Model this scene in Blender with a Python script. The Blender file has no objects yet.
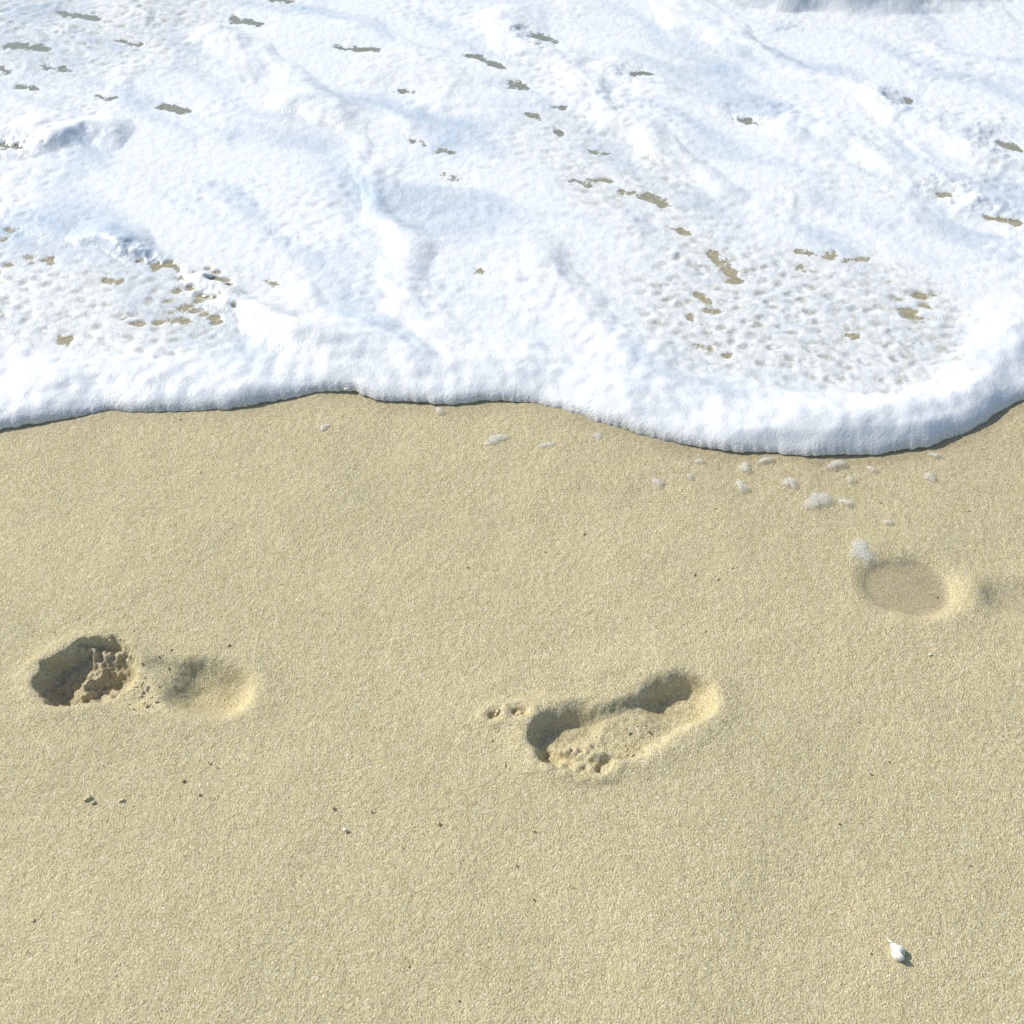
import bpy, math, numpy as np
from mathutils import Vector
rng=np.random.default_rng(7)
H=1.25; P=math.radians(48); F=1236.0
def W(u,v):
    a=(u-512)/F; b=-(v-512)/F
    dx=a; dy=math.cos(P)+b*math.sin(P); dz=-math.sin(P)+b*math.cos(P)
    t=H/(-dz); return (dx*t,dy*t)
# ---------- noise ----------
_perm=rng.permutation(4096); _ang=rng.random(4096)*2*np.pi
_gx=np.cos(_ang).astype(np.float32); _gy=np.sin(_ang).astype(np.float32); _rv=rng.random(4096).astype(np.float32)
def _h(i,j,s=0):
    return _perm[(_perm[(i+s*131)&4095]+j)&4095]
def perlin(x,y,s=0):
    xi=np.floor(x).astype(np.int64); yi=np.floor(y).astype(np.int64)
    fx=(x-xi).astype(np.float32); fy=(y-yi).astype(np.float32)
    u=fx*fx*fx*(fx*(fx*6-15)+10); v=fy*fy*fy*(fy*(fy*6-15)+10)
    def g(a,b):
        k=_h(xi+a,yi+b,s); return _gx[k]*(fx-a)+_gy[k]*(fy-b)
    n0=g(0,0)*(1-u)+g(1,0)*u; n1=g(0,1)*(1-u)+g(1,1)*u
    return (n0*(1-v)+n1*v)*1.5
def fbm(x,y,o=4,s=0,gain=.5):
    r=0;a=1
    for k in range(o):
        r=r+a*perlin(x*2**k+17.3*k,y*2**k-9.1*k,s+k); a*=gain
    return r
def worley(x,y,s=0):
    xi=np.floor(x).astype(np.int64); yi=np.floor(y).astype(np.int64)
    best=np.full(x.shape,9.,np.float32)
    for a in(-1,0,1):
        for b in(-1,0,1):
            k=_h(xi+a,yi+b,s)
            d=(xi+a+_rv[k]-x)**2+(yi+b+_rv[(k*7+13)&4095]-y)**2
            best=np.minimum(best,d)
    return np.sqrt(best)
def ss(a,b,x):
    t=np.clip((x-a)/(b-a),0,1); return t*t*(3-2*t)
def capd(X,Y,p,q,r0,r1):
    px,py=p;qx,qy=q; dx=qx-px;dy=qy-py; L=dx*dx+dy*dy+1e-12
    t=np.clip(((X-px)*dx+(Y-py)*dy)/L,0,1)
    return np.sqrt((X-px-t*dx)**2+(Y-py-t*dy)**2)-(r0+(r1-r0)*t)
def polyd(X,Y,pts):
    d=np.full(X.shape,99.,np.float32); T=np.zeros(X.shape,np.float32); n=len(pts)-1
    for i in range(n):
        px,py=pts[i];qx,qy=pts[i+1];dx=qx-px;dy=qy-py;L=dx*dx+dy*dy
        t=np.clip(((X-px)*dx+(Y-py)*dy)/L,0,1); dd=np.sqrt((X-px-t*dx)**2+(Y-py-t*dy)**2)
        m=dd<d; d=np.where(m,dd,d); T=np.where(m,(i+t)/n,T)
    return d,T
def axis(a,b,step,lo,hi,g=1.16):
    c=list(np.arange(a,b,step)); s=step; x=a; L=[]
    while x>lo: s*=g; x-=s; L.append(x)
    s=step; x=c[-1]; R=[]
    while x<hi: s*=g; x+=s; R.append(x)
    return np.array(L[::-1]+c+R)
def mk(name,V,Fc,mat,attrs={}):
    used=np.unique(Fc); 
    if len(used)<len(V):
        rm=np.zeros(len(V),np.int64); rm[used]=np.arange(len(used)); Fc=rm[Fc]; V=V[used]; attrs={k:a[used] for k,a in attrs.items()}
    me=bpy.data.meshes.new(name); k=Fc.shape[1]
    me.vertices.add(len(V)); me.vertices.foreach_set('co',V.astype(np.float32).ravel())
    me.loops.add(Fc.size); me.loops.foreach_set('vertex_index',Fc.astype(np.int32).ravel())
    me.polygons.add(len(Fc)); me.polygons.foreach_set('loop_start',(np.arange(len(Fc))*k).astype(np.int32))
    me.update(calc_edges=True); me.polygons.foreach_set('use_smooth',np.ones(len(Fc),bool))
    for n,a in attrs.items():
        at=me.attributes.new(n,'FLOAT','POINT'); at.data.foreach_set('value',a.astype(np.float32).ravel())
    me.materials.append(mat); me.validate()
    ob=bpy.data.objects.new(name,me); bpy.context.scene.collection.objects.link(ob); return ob
def gridF(nx,ny):
    i=np.arange(nx-1)[None,:]; j=np.arange(ny-1)[:,None]; a=j*nx+i
    return np.stack([a,a+1,a+nx+1,a+nx],-1).reshape(-1,4)
# ---------- shoreline ----------
E=[(-60,438),(0,431),(60,421),(110,411),(150,413),(200,412),(240,408),(275,402),(305,395),(335,391),(352,392),(380,401),(440,405),(485,402),(530,402),(580,417),(640,436),(700,449),(760,454),(820,457),(880,455),(930,447),(970,432),(1000,411),(1024,399),(1080,384)]
EW=np.array([W(*e) for e in E])
def edge(x):
    k=np.linspace(-.012,.012,5); y=sum(np.interp(x+a,EW[:,0],EW[:,1]) for a in k)/5
    out=np.maximum(np.abs(x)-.8,0); f=ss(0,.4,out)
    y=y+f*.06*np.sin(x*3.1)+f*.03*np.sin(x*7.3+1)
    return y+.003*perlin(x*18,x*0+3.3)
# ---------- node helpers ----------
class NT:
    def __init__(s,name):
        s.m=bpy.data.materials.new(name); s.m.use_nodes=True; s.t=s.m.node_tree; s.t.nodes.clear()
        s.out=s.n('ShaderNodeOutputMaterial')
    def n(s,t,**k):
        nd=s.t.nodes.new(t)
        for a,b in k.items(): setattr(nd,a,b)
        return nd
    def l(s,a,b): s.t.links.new(a,b)
    def inp(s,sock,v):
        if isinstance(v,bpy.types.NodeSocket): s.l(v,sock)
        else: sock.default_value=v
    def math(s,op,a,b=0.,c=0.,clamp=False):
        n=s.n('ShaderNodeMath',operation=op,use_clamp=clamp); s.inp(n.inputs[0],a); s.inp(n.inputs[1],b); s.inp(n.inputs[2],c); return n.outputs[0]
    def mr(s,v,a,b,c=0.,d=1.):
        n=s.n('ShaderNodeMapRange',interpolation_type='SMOOTHSTEP'); s.inp(n.inputs[0],v)
        for i,q in enumerate((a,b,c,d)): s.inp(n.inputs[i+1],q)
        return n.outputs[0]
    def mix(s,f,a,b,bt='MIX'):
        n=s.n('ShaderNodeMix',data_type='RGBA',blend_type=bt); s.inp(n.inputs[0],f); s.inp(n.inputs[6],a); s.inp(n.inputs[7],b); return n.outputs[2]
    def noise(s,sc,det=2,rough=.5,vec=None):
        n=s.n('ShaderNodeTexNoise'); n.inputs['Scale'].default_value=sc; n.inputs['Detail'].default_value=det; n.inputs['Roughness'].default_value=rough
        s.l(vec or s.pos,n.inputs['Vector']); return n.outputs[0]
    def vor(s,sc,feat='F1',out=0):
        n=s.n('ShaderNodeTexVoronoi',feature=feat); n.inputs['Scale'].default_value=sc; s.l(s.pos,n.inputs['Vector']); return n.outputs[out]
    def attr(s,nm): return s.n('ShaderNodeAttribute',attribute_name=nm).outputs['Fac']
    def bump(s,h,dist,strength=1.,normal=None):
        n=s.n('ShaderNodeBump'); s.inp(n.inputs['Height'],h); n.inputs['Distance'].default_value=dist; s.inp(n.inputs['Strength'],strength)
        if normal: s.l(normal,n.inputs['Normal'])
        return n.outputs[0]
    def geo(s):
        s.pos=s.n('ShaderNodeNewGeometry').outputs['Position']
    def bsdf(s,**k):
        b=s.n('ShaderNodeBsdfPrincipled')
        for a,v in k.items(): s.inp(b.inputs[a.replace('_',' ')],v)
        return b
def C(r,g,b): return (r,g,b,1)
# ---------- sand material ----------
def sand_mat(name='wet_sand'):
    s=NT(name); s.geo()
    wet_dark=s.attr('wet_dark')
    mid=s.noise(400,3,.75); big=s.noise(7,3,.5); v1=s.vor(600); patchy=s.noise(45,3,.6)
    base=s.mix(s.mr(mid,.30,.70),C(.545,.45,.235),C(.79,.685,.405))
    base=s.mix(s.mr(big,.3,.7),base,s.mix(1.,base,C(.93,.95,.94),'MULTIPLY'))
    base=s.mix(s.mr(patchy,.35,.7),base,s.mix(1.,base,C(.94,.935,.92),'MULTIPLY'))
    vc=s.n('ShaderNodeTexVoronoi'); vc.inputs['Scale'].default_value=760; s.l(s.pos,vc.inputs['Vector'])
    sep=s.n('ShaderNodeSeparateColor'); s.l(vc.outputs['Color'],sep.inputs[0])
    base=s.mix(s.mr(sep.outputs[0],.84,.97,0,.65),base,C(.90,.86,.72))
    base=s.mix(s.mr(sep.outputs[1],.84,.97,0,.6),base,C(.24,.18,.10))
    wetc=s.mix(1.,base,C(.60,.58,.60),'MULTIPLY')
    col=s.mix(wet_dark,base,wetc)
    h=s.math('SUBTRACT',s.math('MULTIPLY',mid,1.3),s.math('MULTIPLY',v1,.35))
    nb=s.bump(h,.0022,s.math('SUBTRACT',1.,s.math('MULTIPLY',wet_dark,.8)))
    b=s.bsdf(Base_Color=col,Roughness=s.mr(wet_dark,0,1,.85,.4),Normal=nb); b.inputs['Specular IOR Level'].default_value=.25
    s.l(b.outputs[0],s.out.inputs[0]); return s.m
SAND=sand_mat()
# ---------- sand ----------
xs=axis(-.86,.86,.0016,-400,400); ys=axis(.38,1.5,.0016,-300,600)
X,Y=np.meshgrid(xs,ys)
shore=Y-edge(X)
near=ss(4,1.5,np.abs(X))*ss(5,2,np.abs(Y))
Z=.004*fbm(X*3,Y*3,3,1)*near+ .0005*fbm(X*110,Y*110,2,5)*near+.0006*perlin(X*26,Y*26,9)*near
wet_dark=np.clip(ss(-.040,-.006,shore+.010*perlin(X*14,Y*14,12))*.55+ss(-.34,-.05,shore+.05*perlin(X*7,Y*7,11))*(.12+.26*ss(-.1,.6,X)),0,1)
def smin(a,b,k):
    h=np.clip(.5+.5*(b-a)/k,0,1); return b*(1-h)+a*h-k*h*(1-h)
def blobs(lst,k=.006):
    d=None
    for (u0,v0,r0,u1,v1,r1) in lst:
        e=capd(X,Y,W(u0,v0),W(u1,v1),r0/830,r1/830)
        d=e if d is None else smin(d,e,k)
    return d
rag=.0028*fbm(X*60,Y*60,3,21)+.002*perlin(X*25,Y*25,23)
crumb=fbm(X*130,Y*130,2,37)
def press(Z,d,depth,wall,rim=.003,rw=.014,r=1.):
    dd=d+rag*r
    return Z-depth*ss(wall*.5,-wall*.5,dd)+rim*np.exp(-((dd-wall*.5-.006)/rw)**2)*ss(-.004,.004,dd)
def G(u0,v0,u1,v1,w): return np.exp(-(capd(X,Y,W(u0,v0),W(u1,v1),0,0)/w)**2)
# left print: forefoot with crumbled toe ridge, arch, heel
Z=press(Z,blobs([(75,677,28,198,685,24),(198,685,24,225,689,22)],.02),.007,.022,.002,.018,.5)
d=blobs([(70,679,30,98,668,35),(60,684,22,60,690,18)]); Z=press(Z,d,.019,.014,.002,.012,1.4)
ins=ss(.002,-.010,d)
Z+=ins*(.010*G(78,688,98,662,.011)*(1+.3*crumb)+.008*G(98,694,124,684,.010)+.0030*crumb+.0040*fbm(X*55,Y*55,2,38))
Z-=ins*(.006*G(60,700,66,676,.010)+.005*G(112,672,124,664,.008))
Z+=.005*G(84,646,128,652,.008)*(1+.8*crumb)
wet_dark=np.maximum(wet_dark,.75*ins)  # darkens and smooths the forefoot interior, using the wet-sand value
Z=press(Z,blobs([(198,685,19,222,690,21)]),.020,.046,.001,.02,.5)
Z+=.005*G(144,664,158,692,.015)
# right print
Z=press(Z,blobs([(558,738,24,625,733,24),(625,733,24,688,700,24)],.02),.011,.018,.003,.015,.6)
Z=press(Z,blobs([(553,735,17,580,722,18)]),.010,.022,.0,.01,.5)
dh=blobs([(666,699,17,688,699,21)]); Z=press(Z,dh,.012,.030,.0,.014,.5)
Z+=.0045*G(622,712,640,722,.020)
wet_dark=np.maximum(wet_dark,.35*ss(.0,-.012,blobs([(556,735,24,590,727,24)])))  # forefoot bed made darker and smoother; same value as wet sand
Z+=.0009*crumb*ss(.0,-.01,blobs([(556,737,24,620,727,24),(620,727,24,686,700,24)],.02))
for (u,v,r) in [(548,757,8),(562,764,8),(577,769,7),(591,771,6.5),(603,770,5.5)]:
    Z=press(Z,blobs([(u,v,r,u+3,v-4,r)]),.008,.007,.002,.005,.2)
Z+=.007*G(556,748,606,757,.006)*(1+.7*crumb)
Z=press(Z,blobs([(492,717,2,496,715,2)]),.005,.006,.002,.006,.3)
Z=press(Z,blobs([(516,714,3,524,713,3)]),.005,.006,.002,.006,.3)
Z+=.004*G(600,672,660,664,.03)
# washed prints
sag=.0015*perlin(X*30,Y*30,24)
dA=blobs([(896,585,33,914,587,37)])+sag
Z=press(Z,dA,.007,.040,.0015,.02,.3); mA=ss(.008,-.014,dA)
Z+=.0030*G(970,588,968,610,.018)+.002*G(900,622,950,622,.014)
Z=Z*(1-mA)+(-.0052)*mA
dB=blobs([(1006,600,15,1040,602,24)]); mB=ss(.010,-.014,dB+rag); Z=press(Z,dB,.006,.036,.002,.02,.6)
wet_dark=np.clip(np.maximum(wet_dark,np.maximum(ss(.002,-.003,dA-.003+.3*rag)*.90,mB*.5)),0,1)
wet_dark=np.maximum(wet_dark,ss(.035,.0,dA)*.34)
Z+= -.06*np.maximum(Y-1.75,0)*1.0 + .03*np.maximum(-Y-.5,0)*ss(60,0,-Y) 
Z=np.maximum(Z,-8)
V=np.stack([X,Y,Z],-1).reshape(-1,3); Fc=gridF(len(xs),len(ys))
cx=V[Fc[:,0],0]; cy=V[Fc[:,0],1]
at={'wet_dark':wet_dark.ravel()}
def box(u0,v0,u1,v1):
    x0,y0=W(u0,v1); x1,_=W(u1,v1); _,y1=W(u0,v0); xa=W(u0,v0)[0]; xb=W(u1,v0)[0]
    return (cx>min(x0,xa))&(cx<max(x1,xb))&(cy>y0)&(cy<y1)
taken=np.zeros(len(Fc),bool)
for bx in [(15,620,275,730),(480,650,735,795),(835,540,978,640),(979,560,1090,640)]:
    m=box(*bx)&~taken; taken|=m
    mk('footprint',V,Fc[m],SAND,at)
mk('sand_beach',V,Fc[~taken],SAND,at)
del V,Fc,X,Y,Z,cx,cy
# ---------- foam ----------
def foam_mat():
    s=NT('sea_foam'); s.geo()
    cov=s.attr('cover'); thin=s.attr('thin'); deep=s.attr('deep'); blue=s.attr('blue'); rim=s.attr('rim')
    n1=s.noise(160,2,.6); n3=s.noise(320,2,.6)
    e=s.math('ADD',cov,s.math('MULTIPLY',s.math('SUBTRACT',s.math('ADD',n1,n3),1.),.009))
    fm=s.mr(e,-.0016,.0036)
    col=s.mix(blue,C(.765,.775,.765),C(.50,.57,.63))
    t2=s.math('MULTIPLY',thin,s.mr(s.noise(75,3,.6),.33,.64))
    col=s.mix(t2,col,C(.45,.44,.36))
    v=s.vor(300); v2=s.vor(140)
    col=s.mix(s.math('MULTIPLY',rim,s.mr(v,.15,.55,.85,.25)),col,C(.50,.46,.36))
    hh=s.math('ADD',s.math('ADD',s.math('MULTIPLY',v,.8),s.math('MULTIPLY',v2,.5)),s.math('MULTIPLY',n1,.6))
    nb=s.bump(hh,.0010,s.math('ADD',.55,s.math('MULTIPLY',rim,.45)))
    b=s.bsdf(Base_Color=col,Roughness=.42,Normal=nb); b.inputs['Specular IOR Level'].default_value=.35
    b.inputs['Subsurface Weight'].default_value=.6; b.inputs['Subsurface Radius'].default_value=(.9,1.,1.1); b.inputs['Subsurface Scale'].default_value=.016
    wcol=s.mix(deep,s.mix(s.mr(n1,.3,.7),C(.30,.26,.15),C(.43,.38,.24)),C(.15,.20,.19))
    w=s.bsdf(Base_Color=wcol,Roughness=.15,Normal=nb)
    mx=s.n('ShaderNodeMixShader'); s.l(fm,mx.inputs[0]); s.l(w.outputs[0],mx.inputs[1]); s.l(b.outputs[0],mx.inputs[2]); s.l(mx.outputs[0],s.out.inputs[0])
    return s.m
FOAM=foam_mat()
xs=axis(-1.2,1.2,.0020,-400,400); sv=axis(.0,1.5,.0020,-.0001,600)
sv=sv[sv>=-1e-9]
sv=np.concatenate([[0,.0001,.0003,.0006,.001,.0015],sv[1:]])
X,S=np.meshgrid(xs,sv); X=X.astype(np.float64)
Y=edge(X)+S
Y=Y+(.0020*perlin(X*75,X*0+1.7)+.0016*perlin(X*150,X*0+5.7))*np.exp(-S/.006)*ss(3,1.5,np.abs(X))
p0=np.array(W(560,40)); p1=np.array(W(1000,250)); dr=(p1-p0)/np.linalg.norm(p1-p0)
wx=.09*fbm(X*3,Y*3,2,51); wy=.09*fbm(X*3,Y*3,2,55)
A=(X+wx)*dr[0]+(Y+wy)*dr[1]; B=-(X+wx)*dr[1]+(Y+wy)*dr[0]
streak=fbm(A*2.0,B*7,4,61,.42)
lumps=fbm((X+wx)*6,(Y+wy)*6,4,71,.45)
near=ss(6,2.2,np.abs(X))*ss(7,2.5,Y)
Hh=.015+.005*perlin(X*9,Y*9,83)+.0016*perlin(X*38,Y*38,84)
r=.026
prof=np.where(S<r,np.sqrt(np.clip(1-(1-S/r)**2,0,1)),1.)
z=Hh*prof*(1+.50*np.exp(-((S-.07)/.05)**2))*(1-.4*ss(.12,.32,S))
inner=ss(.02,.14,S)
z+=inner*(.0070*streak+.0045*lumps)
def ridge(pts,w,h):
    global z
    PT=[W(*p) for p in pts]; d,T=polyd(X+.03*perlin(X*9,Y*9,91),Y+.03*perlin(X*9,Y*9,92),PT)
    z+=h*np.exp(-(d/w)**2)*ss(0,.15,T)*ss(1.02,.8,T)*ss(0,.03,S)
ridge([(60,215),(130,248),(190,280),(245,312),(300,335),(360,355)],.030,.020)
ridge([(230,330),(300,340),(380,345),(450,365)],.05,.010)
ridge([(1010,300),(1000,360),(950,405),(880,425),(800,430),(700,425)],.045,.012)
ridge([(330,140),(380,200),(400,260),(420,330)],.035,.009)
ridge([(470,180),(520,250),(600,330),(660,380)],.045,.008)
ridge([(-60,150),(20,150),(80,135),(140,140)],.04,.020)
ridge([(560,40),(680,110),(850,150),(960,200),(1060,260)],.045,.013)
ridge([(640,10),(760,60),(900,110),(1060,160)],.045,.013)
ridge([(480,0),(520,40),(600,110),(700,180),(790,230)],.04,.011)
ridge([(700,-14),(800,2),(940,0),(1060,-30)],.06,.05)
ridge([(200,20),(280,80),(330,140)],.05,.012)
ridge([(850,100),(960,150),(1060,180)],.035,.010)
ridge([(280,100),(330,110),(380,160),(440,230)],.03,.008)
bowl=np.exp(-(np.maximum(capd(X,Y,W(730,310),W(860,330),.10,.12),0)/.06)**2)
bowl2=np.exp(-(np.maximum(capd(X,Y,W(20,300),W(170,320),.06,.08),0)/.06)**2)
tl=np.exp(-(np.maximum(capd(X,Y,W(-40,20),W(110,30),.15,.12),0)/.12)**2)
mid=np.exp(-(np.maximum(capd(X,Y,W(560,140),W(680,230),.05,.05),0)/.06)**2)
z-=.008*bowl+.006*bowl2
low=ss(.026,.014,z)
wl=worley((X+wx*.3)*30,(Y+wy*.3)*40,95)+.16*perlin(X*60,Y*60,96)+.10*perlin(X*25,Y*25,98); pk=ss(.50,.05,wl)
pm=np.clip(.10+.9*bowl+.7*bowl2+.4*tl+.5*mid+.6*ss(.05,.6,fbm(X*4,Y*4,2,97)),0,1)*inner
# gaps in the foam
cov=np.full(X.shape,.08)
wp=.010*fbm(X*40,Y*40,3,103,.6)
holes=[(710,258,5,735,284,7),(698,300,3,712,316,5),(706,314,5,712,318,3),(795,258,4,830,261,5),(845,264,3,862,264,3),(800,272,3,803,275,3),(690,322,2,694,326,3),
(140,268,4,176,272,6),(108,286,4,122,287,4),(182,312,5,192,310,5),(172,324,3,186,326,6),(62,343,4,70,344,5),(10,235,4,20,236,3),(30,262,3,50,266,3),(0,244,2,6,244,2),
(165,112,6,182,115,8),(508,88,4,520,92,8),(470,60,4,500,70,5),(632,78,4,646,79,4),(998,148,5,1012,152,7),(536,40,6,552,46,6),(590,155,4,606,159,4),(645,200,5,662,208,7),
(232,24,7,258,28,6),(10,50,8,50,54,6),(48,72,5,70,74,4),(66,18,6,96,22,6),(335,52,4,375,55,4),(740,125,4,756,128,4),(552,112,2,566,113,3),(620,195,3,640,200,4),(900,105,3,908,106,3),(445,178,4,455,182,3),(480,275,3,486,277,3),(528,118,2,540,124,3),(415,146,2,426,148,2),(440,156,2,456,158,2),(575,185,3,590,192,2),(985,222,3,1015,228,4),(940,200,3,950,202,2),(-20,150,5,20,152,4),(270,2,5,290,6,4),(100,100,3,112,104,3),(400,95,2,415,97,2),(848,340,2,856,342,3),(915,348,3,922,349,2),
(268,288,3,274,290,2),(20,90,4,40,94,3),(120,46,3,140,50,3),(-10,70,4,8,76,4),(590,185,2,610,186,2),(668,232,2,690,240,3),(700,352,2,706,354,2),(555,135,2,562,140,2)]
for u0,v0,r0,u1,v1,r1 in holes:
    sc=1.15/830 if v0>200 else 1.35/830
    a=W(u0,v0);b=W(u1,v1)
    m=(X>min(a[0],b[0])-.13)&(X<max(a[0],b[0])+.13)&(Y>min(a[1],b[1])-.13)&(Y<max(a[1],b[1])+.13)
    c=capd(X[m],Y[m],a,b,r0*sc,r1*sc)+wp[m]
    cov[m]=np.minimum(cov[m],c)
base=.010*ss(0,.02,S)
dipw=ss(-.002,.060,cov)
z=base+(np.maximum(z,base+.002)-base)*(.12+.88*dipw)
z-=.0024*pk*pm*dipw
z+=.0006*fbm(X*60,Y*60,3,101)*near*ss(0,.02,S)
patch=ss(.0,.6,fbm(X*5,Y*5,2,107))
dens=np.clip((.9*bowl+.8*bowl2)*patch,0,1)*ss(.10,.2,S)*low
wl3=wl+.30*perlin(A*14,B*40,108)
cov=np.minimum(cov,(wl3-.26*dens)*.03+.03*ss(.4,.15,dens))
far=ss(2.6,9,Y+.8*fbm(X*.5,Y*.5,3,111))
cov=np.minimum(cov,.03-.06*far+.03*fbm(X*1.3,Y*2.2,4,113)*ss(2.6,4,Y))
dip=ss(-.004,.008,cov)
z=(base-.001)*(1-dip)+z*dip
z+=.10*np.sin(Y*.9+.4*np.sin(X*.3))*ss(5,14,Y)+.04*fbm(X*.6,Y*1.2,3,115)*ss(4,9,Y)
z[0,:]=-.004
lace=ss(.05,-.12,np.abs(fbm(A*6,B*16,3,141))-.12)
thin=np.clip(.9*bowl+.7*bowl2+.7*tl+.5*mid+.25*patch,0,1)*inner*(.25+.65*pk+.25*(1-lace))
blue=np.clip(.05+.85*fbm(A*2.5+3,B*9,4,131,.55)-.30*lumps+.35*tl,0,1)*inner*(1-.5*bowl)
deep=ss(3,9,Y)*.9+.55*ss(1.55,2.3,Y)
rimf=ss(.014,.0,S)
Yo=Y.copy(); Yo[0,:]+=.006
V=np.stack([X,Yo,z],-1).reshape(-1,3)
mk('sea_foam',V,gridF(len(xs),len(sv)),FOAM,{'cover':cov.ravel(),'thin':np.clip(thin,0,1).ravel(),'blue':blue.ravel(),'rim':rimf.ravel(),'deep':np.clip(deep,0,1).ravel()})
del V,X,Y,z
# ---------- small things ----------
def simple(name,c1,c2,sc,rough=.6,bd=.0008,sss=0):
    s=NT(name); s.geo(); n=s.noise(sc,3); b=s.bsdf(Base_Color=s.mix(s.mr(n,.35,.65),c1,c2),Roughness=rough,Normal=s.bump(n,bd)); s.l(b.outputs[0],s.out.inputs[0]); return s.m
def scrap_mat():
    s=NT('thin_foam'); s.geo(); ed=s.attr('edge')
    n=s.noise(260,3); v=s.vor(300)
    b=s.bsdf(Base_Color=C(.70,.71,.67),Roughness=.4,Normal=s.bump(v,.0004)); t=s.n('ShaderNodeBsdfTransparent')
    f=s.math('MULTIPLY',s.mr(s.math('ADD',ed,s.math('MULTIPLY',s.math('SUBTRACT',n,.5),.9)),.05,.8),s.mr(v,.1,.7,.7,.35))
    mx=s.n('ShaderNodeMixShader'); s.l(f,mx.inputs[0]); s.l(t.outputs[0],mx.inputs[1]); s.l(b.outputs[0],mx.inputs[2]); s.l(mx.outputs[0],s.out.inputs[0]); return s.m
VV=[];FF=[];EE=[];o=0
scr=[(497,440,15,9),(548,446,11,5),(598,437,9,5),(325,428,7,6),(745,468,9,7),(742,487,9,7),(790,483,9,9),(818,501,17,13),(846,503,9,5),(862,552,17,14),(836,465,12,7),(765,461,10,5),(658,483,7,7),(930,478,10,6),(888,523,7,4),(700,462,6,4),(850,480,6,4),(935,456,9,4),(690,478,5,4),(440,412,8,5),(872,470,6,4)]
for u,v,a,b in scr:
    c=W(u,v); ra=a/830; rb=b/830*1.25; n=28; ph=rng.random()*6
    VV.append((c[0],c[1],.0045));EE.append(1.)
    for k,(f,e) in enumerate([(.5,.7),(.8,.4),(1.05,0.)]):
        for i in range(n):
            t=i/n*2*math.pi; w=f*(1+.22*math.sin(2*t+ph)+.14*math.sin(3*t+ph*2)+.10*math.sin(5*t+ph*3))
            VV.append((c[0]+ra*w*math.cos(t),c[1]+rb*w*math.sin(t)+.3*ra*w*math.cos(t)*math.sin(ph),.0045-.0028*f*f if f<1 else -.002)); EE.append(e)
    for i in range(n):
        j=(i+1)%n; FF.append((o,o+1+i,o+1+j,o+1+j))
        for k in range(2): FF.append((o+1+k*n+i,o+1+(k+1)*n+i,o+1+(k+1)*n+j,o+1+k*n+j))
    o+=1+3*n
me=bpy.data.meshes.new('foam_scraps'); me.from_pydata(VV,[],[tuple(dict.fromkeys(f)) for f in FF])
for p in me.polygons:p.use_smooth=True
a=me.attributes.new('edge','FLOAT','POINT'); a.data.foreach_set('value',EE); me.materials.append(scrap_mat())
bpy.context.scene.collection.objects.link(bpy.data.objects.new('foam_scraps',me))
import bmesh
def lumpmesh(name,items,mat,sub=2):
    bm=bmesh.new()
    for (u,v,r,fl,zz) in items:
        c=W(u,v); g=bmesh.ops.create_icosphere(bm,subdivisions=sub,radius=1)
        a=rng.random()*6; st=rng.uniform(.6,1)
        for vv in g['verts']:
            q=vv.co.copy(); w=1+.28*math.sin(q.x*4+a)+.2*math.sin(q.y*5+a*2)+.15*math.sin(q.z*7+a*3)
            x,y=q.x*w*r,q.y*w*r*st; vv.co=(c[0]+x*math.cos(a)-y*math.sin(a),c[1]+x*math.sin(a)+y*math.cos(a),zz+q.z*w*r*fl)
    me=bpy.data.meshes.new(name); bm.to_mesh(me); bm.free(); me.materials.append(mat)
    for p in me.polygons:p.use_smooth=True
    ob=bpy.data.objects.new(name,me); bpy.context.scene.collection.objects.link(ob); return ob
SC=simple('sand_clump',C(.48,.39,.20),C(.72,.61,.36),500,.9,.002)
it=[(200,473,.0035,.7,.001),(88,799,.004,.6,.001),(94,803,.003,.6,.001),(122,801,.003,.6,.001),(498,713,.0045,.7,.002),(508,712,.004,.7,.002),(519,715,.0045,.7,.002),(705,632,.0025,.7,.001),(529,724,.003,.7,.001),(180,420,.002,.7,.001)]
for _ in range(90): it.append((rng.uniform(-30,1050),rng.uniform(470,1010),rng.uniform(.0008,.002),.7,.0006))
for _ in range(45):
    t=rng.uniform(0,6.28); rr=rng.uniform(.95,1.5); it.append((85+56*rr*math.cos(t),672+36*rr*math.sin(t),rng.uniform(.0008,.0022),.7,.001))
    it.append((570+55*rr*math.cos(t),738+36*rr*math.sin(t),rng.uniform(.0008,.0022),.7,.001))
lumpmesh('sand_clumps',it,SC)
lumpmesh('shell_fragments',[(240,491,.0035,.3,.001),(345,830,.003,.3,.001),(652,660,.002,.3,.001),(930,655,.002,.3,.001),(640,902,.002,.3,.001),(348,391,.0045,.9,.004)],simple('shell_bit',C(.62,.56,.44),C(.80,.76,.66),200,.4))
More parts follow.
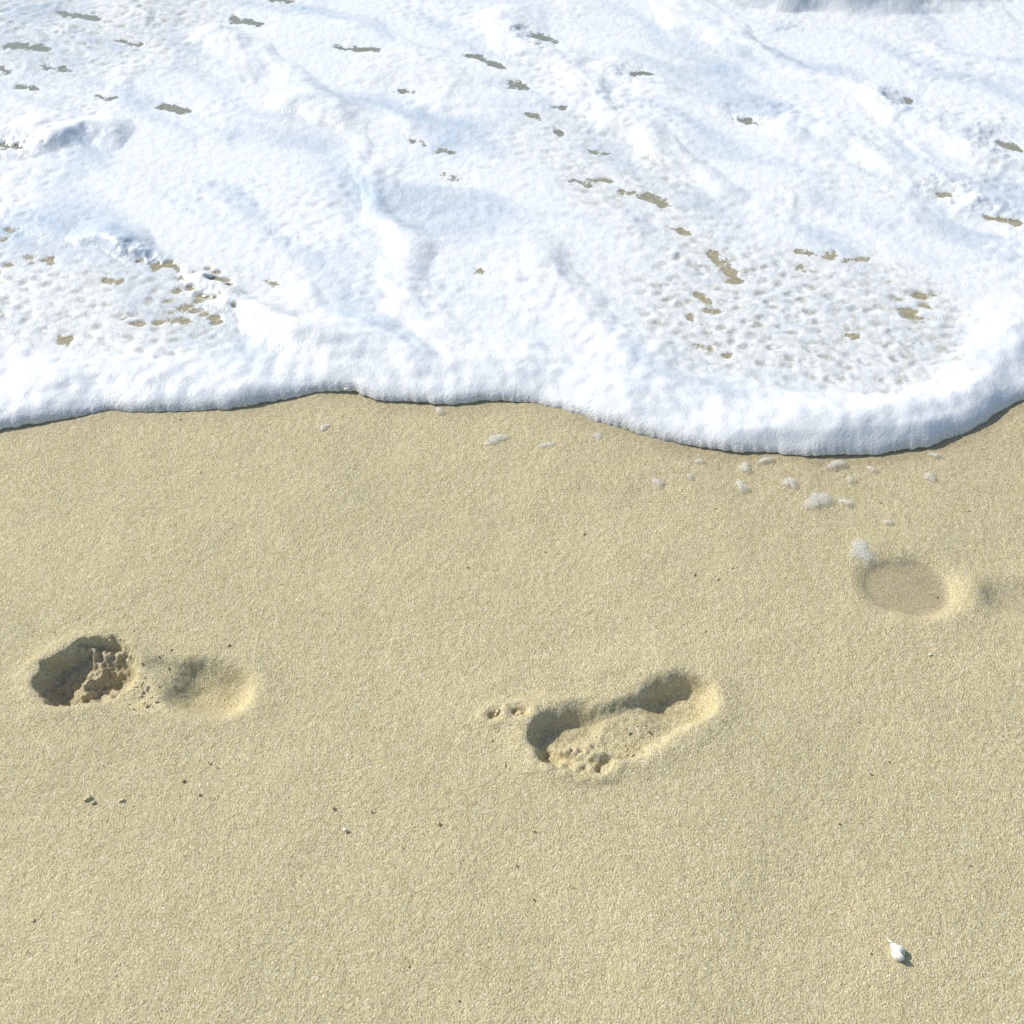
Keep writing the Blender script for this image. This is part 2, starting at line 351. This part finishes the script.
def shell():
    bm=bmesh.new(); nt=150; nr=14; prev=None; L=.021
    for i in range(nt+1):
        t=i/nt; th=t*2*math.pi*4.2; R=.0002+.0052*t**1.5; rad=.0003+.0042*t**1.35; zz=L*(t**.8)
        c=Vector((math.cos(th)*R*.55,math.sin(th)*R*.55,-zz)); d=Vector((math.cos(th),math.sin(th),0)); ring=[]
        for j in range(nr):
            a=j/nr*2*math.pi; k=rad*(1+.06*math.sin(i*1.3))
            ring.append(bm.verts.new(c+d*math.cos(a)*k+Vector((0,0,math.sin(a)*k*1.25))))
        if prev:
            for j in range(nr): bm.faces.new((prev[j],prev[(j+1)%nr],ring[(j+1)%nr],ring[j]))
        else: bm.faces.new(ring)
        prev=ring
    me=bpy.data.meshes.new('seashell'); bm.to_mesh(me); bm.free()
    for p in me.polygons:p.use_smooth=True
    me.materials.append(simple('shell_white',C(.74,.70,.62),C(.84,.81,.76),180,.35)); ob=bpy.data.objects.new('seashell',me)
    bpy.context.scene.collection.objects.link(ob); c=W(884,936); ob.location=(c[0],c[1],.0035)
    ob.rotation_euler=Vector((-.5,.85,.02)).to_track_quat('Z','Y').to_euler(); ob.scale=(1.2,1.2,1.15); return ob
shell()
# ---------- light, sky, camera ----------
sc=bpy.context.scene
Sd=Vector((-.80,.42,.0)).normalized(); el=math.radians(38); Sd=Vector((Sd.x*math.cos(el),Sd.y*math.cos(el),math.sin(el)))
sun=bpy.data.lights.new('sun','SUN'); sun.energy=4.5; sun.angle=math.radians(.6); sun.color=(1,.96,.88)
so=bpy.data.objects.new('sun',sun); so.rotation_euler=Sd.to_track_quat('Z','Y').to_euler(); so.location=Sd*20; sc.collection.objects.link(so)
w=bpy.data.worlds.new('World'); sc.world=w; w.use_nodes=True; nt=w.node_tree; bg=nt.nodes['Background']
sk=nt.nodes.new('ShaderNodeTexSky'); sk.sky_type='NISHITA'; sk.sun_disc=False; sk.sun_elevation=el; sk.sun_rotation=math.atan2(Sd.x,Sd.y)
nt.links.new(sk.outputs[0],bg.inputs[0]); bg.inputs[1].default_value=.15
cam=bpy.data.cameras.new('camera'); co=bpy.data.objects.new('camera',cam); co.location=(0,0,H); co.rotation_euler=(math.pi/2-P,0,0)
cam.sensor_width=36; cam.lens=F/1024*36; cam.clip_start=.02; cam.clip_end=2000; sc.collection.objects.link(co); sc.camera=co
sc.view_settings.view_transform='Standard'; sc.view_settings.look='None'; sc.view_settings.exposure=0
